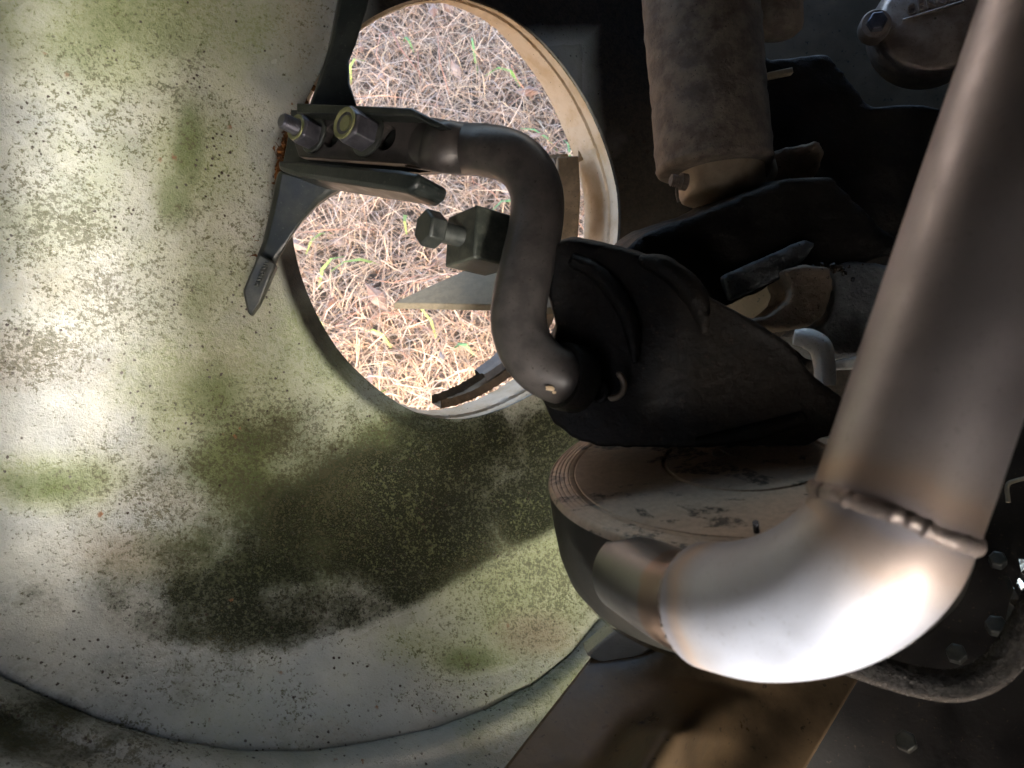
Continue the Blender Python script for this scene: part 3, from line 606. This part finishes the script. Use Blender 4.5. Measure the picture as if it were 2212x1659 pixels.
for i in range(5): pr += [(.0042, .0016 * i), (.0034, .0016 * i + .0008)]
b_.lathe(t0, tx, [(.0058, -.004), (.0058, 0)] + pr, 20, False, True); b_.obj('terminal_stud', M['starter_cast'], stt)
MB().tube(PP([(1462, 405, .50), (1462, 420, .50), (1466, 436, .50)]), .001, 8).obj('terminal_wire', M['rubber'], stt)
s2 = thing('solenoid_can', P(1680, 20, .54), 'small round-ended dark can beside the rough cast cylinder, at the top edge', 'solenoid')
a_, b2 = P(1674, -160, .54), P(1682, 78, .54); AX2 = nrm(b2 - a_); L2 = np.linalg.norm(b2 - a_)
MB().lathe(a_, AX2, [(.0175, 0), (.0175, L2 - .008), (.0165, L2 - .004), (.013, L2 - .001), (.0, L2)], 48).obj('can_body', M['starter_cast'], s2)

eng = thing('engine_block', P(1800, 450, .6), 'oily black engine mass behind the shiny exhaust pipe', 'engine')
def cast(pts, d, off, name, mat, vox=.003, smo=5, disp=(.004, .02), parent=eng):
    b = MB(); b.prism([P(*(q if len(q) == 3 else (*q, d))) for q in pts], off); return b.obj(name, mat, parent, remesh=vox, smo=smo, disp=disp)
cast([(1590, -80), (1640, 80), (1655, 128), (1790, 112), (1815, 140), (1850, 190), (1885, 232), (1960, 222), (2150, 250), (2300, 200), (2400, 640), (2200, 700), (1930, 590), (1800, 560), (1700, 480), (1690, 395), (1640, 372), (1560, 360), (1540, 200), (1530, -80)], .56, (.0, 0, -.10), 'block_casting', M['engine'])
cast([(1340, 548), (1368, 520), (1400, 500), (1500, 468), (1600, 424), (1700, 384), (1800, 380), (1960, 540), (1780, 600), (1730, 588), (1620, 640), (1500, 700), (1420, 640)], .47, (0.0, .014, -.07), 'mount_web', M['engine'])
cast([(1560, 595), (1640, 560), (1740, 515), (1765, 525), (1740, 560), (1690, 600), (1580, 650)], .462, (0, .0, -.02), 'grey_lug', M['engine_grey'], .002, 3, (.0015, .008))
cast([(1702, 600), (1690, 583), (1740, 570), (1795, 578), (1801, 620), (1785, 676), (1752, 704), (1705, 712), (1580, 708), (1570, 688), (1660, 684), (1706, 648), (1712, 622)], .452, (0, 0, -.04), 'tan_clevis', M['engine_tan'], .0018, 3, (.0012, .005))
cast([(1790, 572), (1850, 560), (1930, 575), (2000, 600), (1960, 780), (1880, 772), (1810, 770), (1740, 720), (1790, 690), (1806, 630)], .466, (0, 0, -.05), 'grey_boss', M['engine_grey'], .0022, 4, (.003, .012))
cast([(1660, 330), (1700, 316), (1770, 306), (1785, 325), (1760, 385), (1700, 398), (1655, 396), (1645, 360)], .535, (0, 0, -.04), 'rough_boss', M['engine_tan'], .002, 4, (.004, .01))
b_ = MB(); b_.tube(PP([(1668, 345, .532), (1672, 372, .53), (1655, 398, .53), (1622, 416, .53), (1575, 434, .53), (1535, 446, .53)]), .0028, 12, True, 6, .5); b_.obj('gasket_edge', M['starter_steel'], eng)
MB().box(P(1683, 160, .555), np.array([.0095, .002, 0]), np.array([-.0004, .0022, 0]), np.array([0, 0, .003])).obj('bright_tab', M['plate'], eng, bevel=.0008)
b_ = MB()
for q in range(26): b_.blob(P(rng.normal(1795, 26), rng.normal(578, 7), .4615), rng.uniform(.0006, .0018), 4, .3)
b_.obj('wet_oil', M['grit'], eng, kind='stuff')

wall = thing('brown_panel', P(1900, 120, .72), 'grimy brown metal panel behind the engine, top right', 'panel')
b_ = MB(); b_.prism(PP([(1500, -500, .72), (2900, -500, .62), (2900, 700, .62), (1500, 700, .72)]), (0, 0, -.01)); b_.obj('panel_sheet', M['brown_wall'], wall)

cap = thing('alloy_cap', P(2010, 60, .62), 'cast alloy cap with raised letters and a bolted ear, top right corner', 'cover')
CN = nrm([-.28, -.05, .95]); CO = P(2020, 40, .60); cr = .046
MB().lathe(CO - CN * .03, CN, [(cr * 1.02, 0), (cr, .012), (cr * .97, .020), (cr * .90, .0265), (cr * .80, .0295), (.001, .0305)], 72).obj('cap_body', M['cap_alloy'], cap)
e0 = P(1896, 44, .60)
MB().lathe(e0 - CN * .02, CN, [(.0125, 0), (.0122, .012), (.011, .014), (.0001, .014)], 40).obj('bolt_ear', M['cap_alloy'], cap)
V = []; ca, cb = nrm(np.cross(CN, [0, 1, 0])), None; cb = np.cross(CN, ca); o0 = e0 - CN * .006
for r0_, h in ((.0078, 0), (.0078, .006), (.0066, .0072)): V += [o0 + CN * h + r0_ * (math.cos(t) * ca + math.sin(t) * cb) for t in [math.pi / 3 * i for i in range(6)]]
MB().add(V, [(i * 6 + j, i * 6 + (j + 1) % 6, (i + 1) * 6 + (j + 1) % 6, (i + 1) * 6 + j) for i in range(2) for j in range(6)] + [tuple(12 + j for j in range(6))]).obj('cap_bolt', M['nut_zinc'], cap, bevel=.0006, angle=25)
fc = bpy.data.curves.new('lettering', 'FONT'); fc.body = 'GENUIN'; fc.size = .0115; fc.extrude = .0011; fc.space_character = 1.25
fo = bpy.data.objects.new('lettering', fc); COL.objects.link(fo); bpy.context.view_layer.update()
dg = bpy.context.evaluated_depsgraph_get(); tm = bpy.data.meshes.new_from_object(fo.evaluated_get(dg)); bpy.data.objects.remove(fo)
tx_ = nrm(nrm([.97, .2, 0]) - CN * (CN @ nrm([.97, .2, 0]))); ty_ = np.cross(CN, tx_); org = P(1960, 32, 1.) * (CN @ (CO + CN * .0012)) / (CN @ P(1960, 32, 1.))
tv = np.array([q.co[:] for q in tm.vertices]); V = org + tv[:, :1] * tx_ * .85 + tv[:, 1:2] * ty_ + tv[:, 2:3] * CN
MB().add(V, [tuple(q.vertices) for q in tm.polygons]).obj('raised_lettering', M['cap_alloy'], cap, smooth=False)
b_ = MB(); b_.tube([org + tx_ * t - ty_ * .003 for t in (-.004, .02, .046)], .0011, 8); b_.obj('letter_bar', M['cap_alloy'], cap)

peg = thing('white_peg', P(1780, 790, .44), 'white plastic peg standing between the black cast arm and the exhaust pipe', 'peg')
b_ = MB(); b_.tube(PP([(1715, 728, .432), (1745, 732, .43), (1772, 750, .428), (1781, 790, .427), (1782, 832, .427)]), [.0045, .0062, .0066, .0060, .0058], 20); b_.obj('peg_body', M['white_plastic'], peg)
b_ = MB(); b_.prism(PP([(1796, 782, .45), (1830, 774, .45), (1900, 760, .45), (1900, 796, .45), (1796, 800, .45)]), (0, 0, -.01)); b_.obj('white_strip', M['white_plastic'], None, bevel=.0015, label='white plastic strip seen between the white peg and the exhaust pipe', category='strip')

# ------------------------------------------------------------------ lower right: tan panel, dark bolted plate, rough pipe, foil
pan = thing('tan_panel', P(1500, 1600, .43), 'tan ridged panel at the bottom edge below the exhaust elbow', 'panel')
NX, NY = 70, 50; b_ = MB(); V = []
q0, q1, q2, q3 = (1335, 1345), (1870, 1440), (1640, 1830), (1010, 1760)
for j in range(NY + 1):
    for i in range(NX + 1):
        a, b = i / NX, j / NY; u = (q0[0] * (1 - a) + q1[0] * a) * (1 - b) + (q3[0] * (1 - a) + q2[0] * a) * b; v = (q0[1] * (1 - a) + q1[1] * a) * (1 - b) + (q3[1] * (1 - a) + q2[1] * a) * b
        x = (a - .48); rid = math.exp(-(x / .15) ** 2) * min(max((b - .22) / .25, 0), 1); d = .455 - .10 * b - .045 * rid + .05 * abs(x) ** 1.5 + .002 * math.sin(a * 9 + b * 5)
        V.append(P(u, v, d))
b_.add(V, [(j * (NX + 1) + i, j * (NX + 1) + i + 1, (j + 1) * (NX + 1) + i + 1, (j + 1) * (NX + 1) + i) for j in range(NY) for i in range(NX)])
b_.obj('panel_sheet', M['tan_panel'], pan, solid=.003, angle=0)
dp = thing('bolted_plate', P(2050, 1400, .47), 'dark brown plate with hexagonal bolt heads, bottom right behind the rough pipe', 'plate')
b_ = MB(); b_.prism(PP([(1700, 1500, .475), (1800, 900, .50), (2100, 820, .50), (2700, 700, .47), (2750, 1830, .41), (1610, 1830, .44)]), (0, 0, -.006)); b_.obj('plate_sheet', M['plate_dark'], dp)
plN = nrm(np.cross(P(2700, 700, .47) - P(1700, 1500, .475), P(1610, 1830, .44) - P(1700, 1500, .475))); plN = plN if plN[2] > 0 else -plN; pl0 = P(1700, 1500, .475)
def onpl(u, v, lift=0): r0 = P(u, v, 1.); return r0 * ((plN @ pl0 + lift) / (plN @ r0))
ca = nrm(np.cross(plN, [0, 1, 0])); cb = np.cross(plN, ca)
proto = None
for (u, v, s_) in ((2155, 1210, 1.), (2152, 1352, 1.15), (2066, 1412, 1.1), (1957, 1602, 1.15)):
    o0 = onpl(u, v, .008); V = []
    for r0_, h in ((.0052, -.004), (.0052, .003), (.0043, .0038)): V += [o0 + plN * h + s_ * r0_ * (math.cos(t) * ca + math.sin(t) * cb) for t in [math.pi / 3 * i + u for i in range(6)]]
    MB().add(V, [(i * 6 + j, i * 6 + (j + 1) % 6, (i + 1) * 6 + (j + 1) % 6, (i + 1) * 6 + j) for i in range(2) for j in range(6)] + [tuple(12 + j for j in range(6))]).obj('bolt_head', M['bolt_steel'], dp, bevel=.0007, angle=25)
MB().tube([onpl(2178, 1085, .009), onpl(2176, 1050, .010), onpl(2195, 1038, .010), onpl(2260, 1024, .009)], .0014, 8).obj('sealant_line', M['plate'], dp)
MB().box((onpl(2094, 1120, .012) + onpl(2116, 1040, .012)) / 2, (onpl(2116, 1040, .012) - onpl(2094, 1120, .012)) / 2, ca * .0022, plN * .001).obj('metal_strip', M['plate'], dp)

rp = thing('rough_pipe', P(2080, 1480, .32), 'thin rough-cast dark pipe curving round the bottom right corner', 'pipe')
b_ = MB(); b_.tube(PP([(1640, 1355, .345), (1720, 1385, .34), (1800, 1415, .335), (1925, 1458, .33), (2000, 1476, .325), (2062, 1481, .32), (2122, 1464, .315), (2172, 1424, .31), (2214, 1362, .305), (2262, 1270, .30), (2330, 1120, .30)]), .0068, 36, True, 16, 1., .004)
b_.obj('pipe_body', M['rough_pipe'], rp, angle=0)

foil = thing('foil_scrap', P(2190, 1270, .45), 'crumpled shiny foil scrap behind the rough pipe at the right edge', 'foil')
b_ = MB(); FP = PP([(2166, 1241, .452), (2178, 1246, .446), (2190, 1272, .444), (2204, 1296, .450), (2198, 1318, .446), (2184, 1343, .452), (2172, 1340, .455), (2180, 1300, .449), (2190, 1262, .452), (2206, 1236, .446), (2214, 1262, .452), (2230, 1212, .45), (2200, 1206, .456), (2240, 1260, .447), (2208, 1284, .455), (2240, 1300, .45)])
b_.add(FP, [(0, 1, 2), (0, 2, 7), (7, 2, 3), (7, 3, 4), (7, 4, 5), (7, 5, 6), (2, 8, 9), (2, 9, 10), (9, 12, 11), (9, 11, 13), (10, 9, 13), (2, 10, 14), (3, 14, 15), (10, 13, 14)])
b_.obj('foil_sheet', M['foil'], foil, smooth=False, solid=.0006)

# ------------------------------------------------------------------ unseen light blocker added behind the lens: its gaps and ducts shape the light
blocker = thing('light_blocker', np.array([.3, .3, .12]), 'unseen dark sheet added to shape the light, with cut-out openings', 'cover')
LIGHT_GAPS = [[(-.49, -.05), (-.39, -.05), (-.38, .1), (-.39, .25), (-.49, .25)], [(.130, -.45), (.222, -.45), (.222, -.24), (.130, -.24)], [(-.20, -.41), (-.045, -.41), (-.045, -.11), (-.20, -.11)]]  # gaps placed for where sun and sky should reach
def sheet(z, rim, holes):
    bm = bmesh.new(); ed = []
    for l in [rim] + holes:
        vs = [bm.verts.new((x, y, z)) for x, y in l]; ed += [bm.edges.new((vs[i], vs[(i + 1) % len(vs)])) for i in range(len(vs))]
    bmesh.ops.triangle_fill(bm, use_beauty=True, use_dissolve=False, edges=ed); bm.verts.index_update()
    r = np.array([q.co[:] for q in bm.verts]), [tuple(q.index for q in p.verts) for p in bm.faces]; bm.free(); return r
b_ = MB(); b_.add(*sheet(.10, [(-.52, -.46), (.95, -.46), (.95, 1.1), (-.52, 1.1)], LIGHT_GAPS)); b_.obj('blocker_sheet', M['blocker_paint'], blocker, smooth=False, solid=.004)
b_ = MB(); b_.prism([(-.51, -.6, .095), (-.51, 1.1, .095), (-.51, 1.1, -.41), (-.51, -.6, -.41)], (-.01, 0, 0)); b_.obj('blocker_wall', M['blocker_paint'], blocker)
for q in ([(-.51, -.46, .095), (-.060, -.46, .095), (-.060, -.46, -.41), (-.51, -.46, -.41)], [(-.059, -.46, .042), (-.016, -.46, .042), (-.016, -.46, -.41), (-.059, -.46, -.41)], [(-.015, -.46, .095), (.15, -.46, .095), (.15, -.46, -.41), (-.015, -.46, -.41)],
          [(.151, -.46, .095), (.329, -.46, .095), (.329, -.46, -.085), (.151, -.46, -.085)], [(.151, -.46, -.175), (.329, -.46, -.175), (.329, -.46, -.36), (.151, -.46, -.36)], [(.33, -.46, .095), (.95, -.46, .095), (.95, -.46, -.36), (.33, -.46, -.36)]):
    MB().prism(q, (0, -.01, 0)).obj('blocker_wall', M['blocker_paint'], blocker)
b_ = MB(); b_.prism([(-.19, -.45, .099), (-.165, 0, .099), (-.19, .6, .099), (-.245, .6, -.25), (-.225, 0, -.25), (-.245, -.45, -.25)], (.003, 0, 0)); b_.obj('blocker_lip', M['blocker_paint'], blocker)
dsh = -LS / LS[2] * .115; 
for i in range(8):
    wn = [np.array([x, y, .099]) for x, y in LIGHT_GAPS[1 + i // 4]]; i = i % 4; a_, b2 = wn[i], wn[(i + 1) % 4]; MB().prism([a_, b2, b2 + dsh, a_ + dsh], np.cross(b2 - a_, dsh) / np.linalg.norm(np.cross(b2 - a_, dsh)) * .003).obj('light_duct_wall', M['blocker_paint'], blocker)
b_ = MB(); b_.prism([(.62, -.6, .11), (.62, 1.1, .11), (.62, 1.1, -.9), (.62, -.6, -.9)], (.01, 0, 0)); b_.obj('blocker_wall', M['blocker_paint'], blocker)
b_ = MB(); b_.prism([(-.9, .62, .11), (.62, .62, .11), (.62, .62, -.55), (-.9, .62, -.4)], (0, .01, 0)); b_.obj('blocker_wall', M['blocker_paint'], blocker)
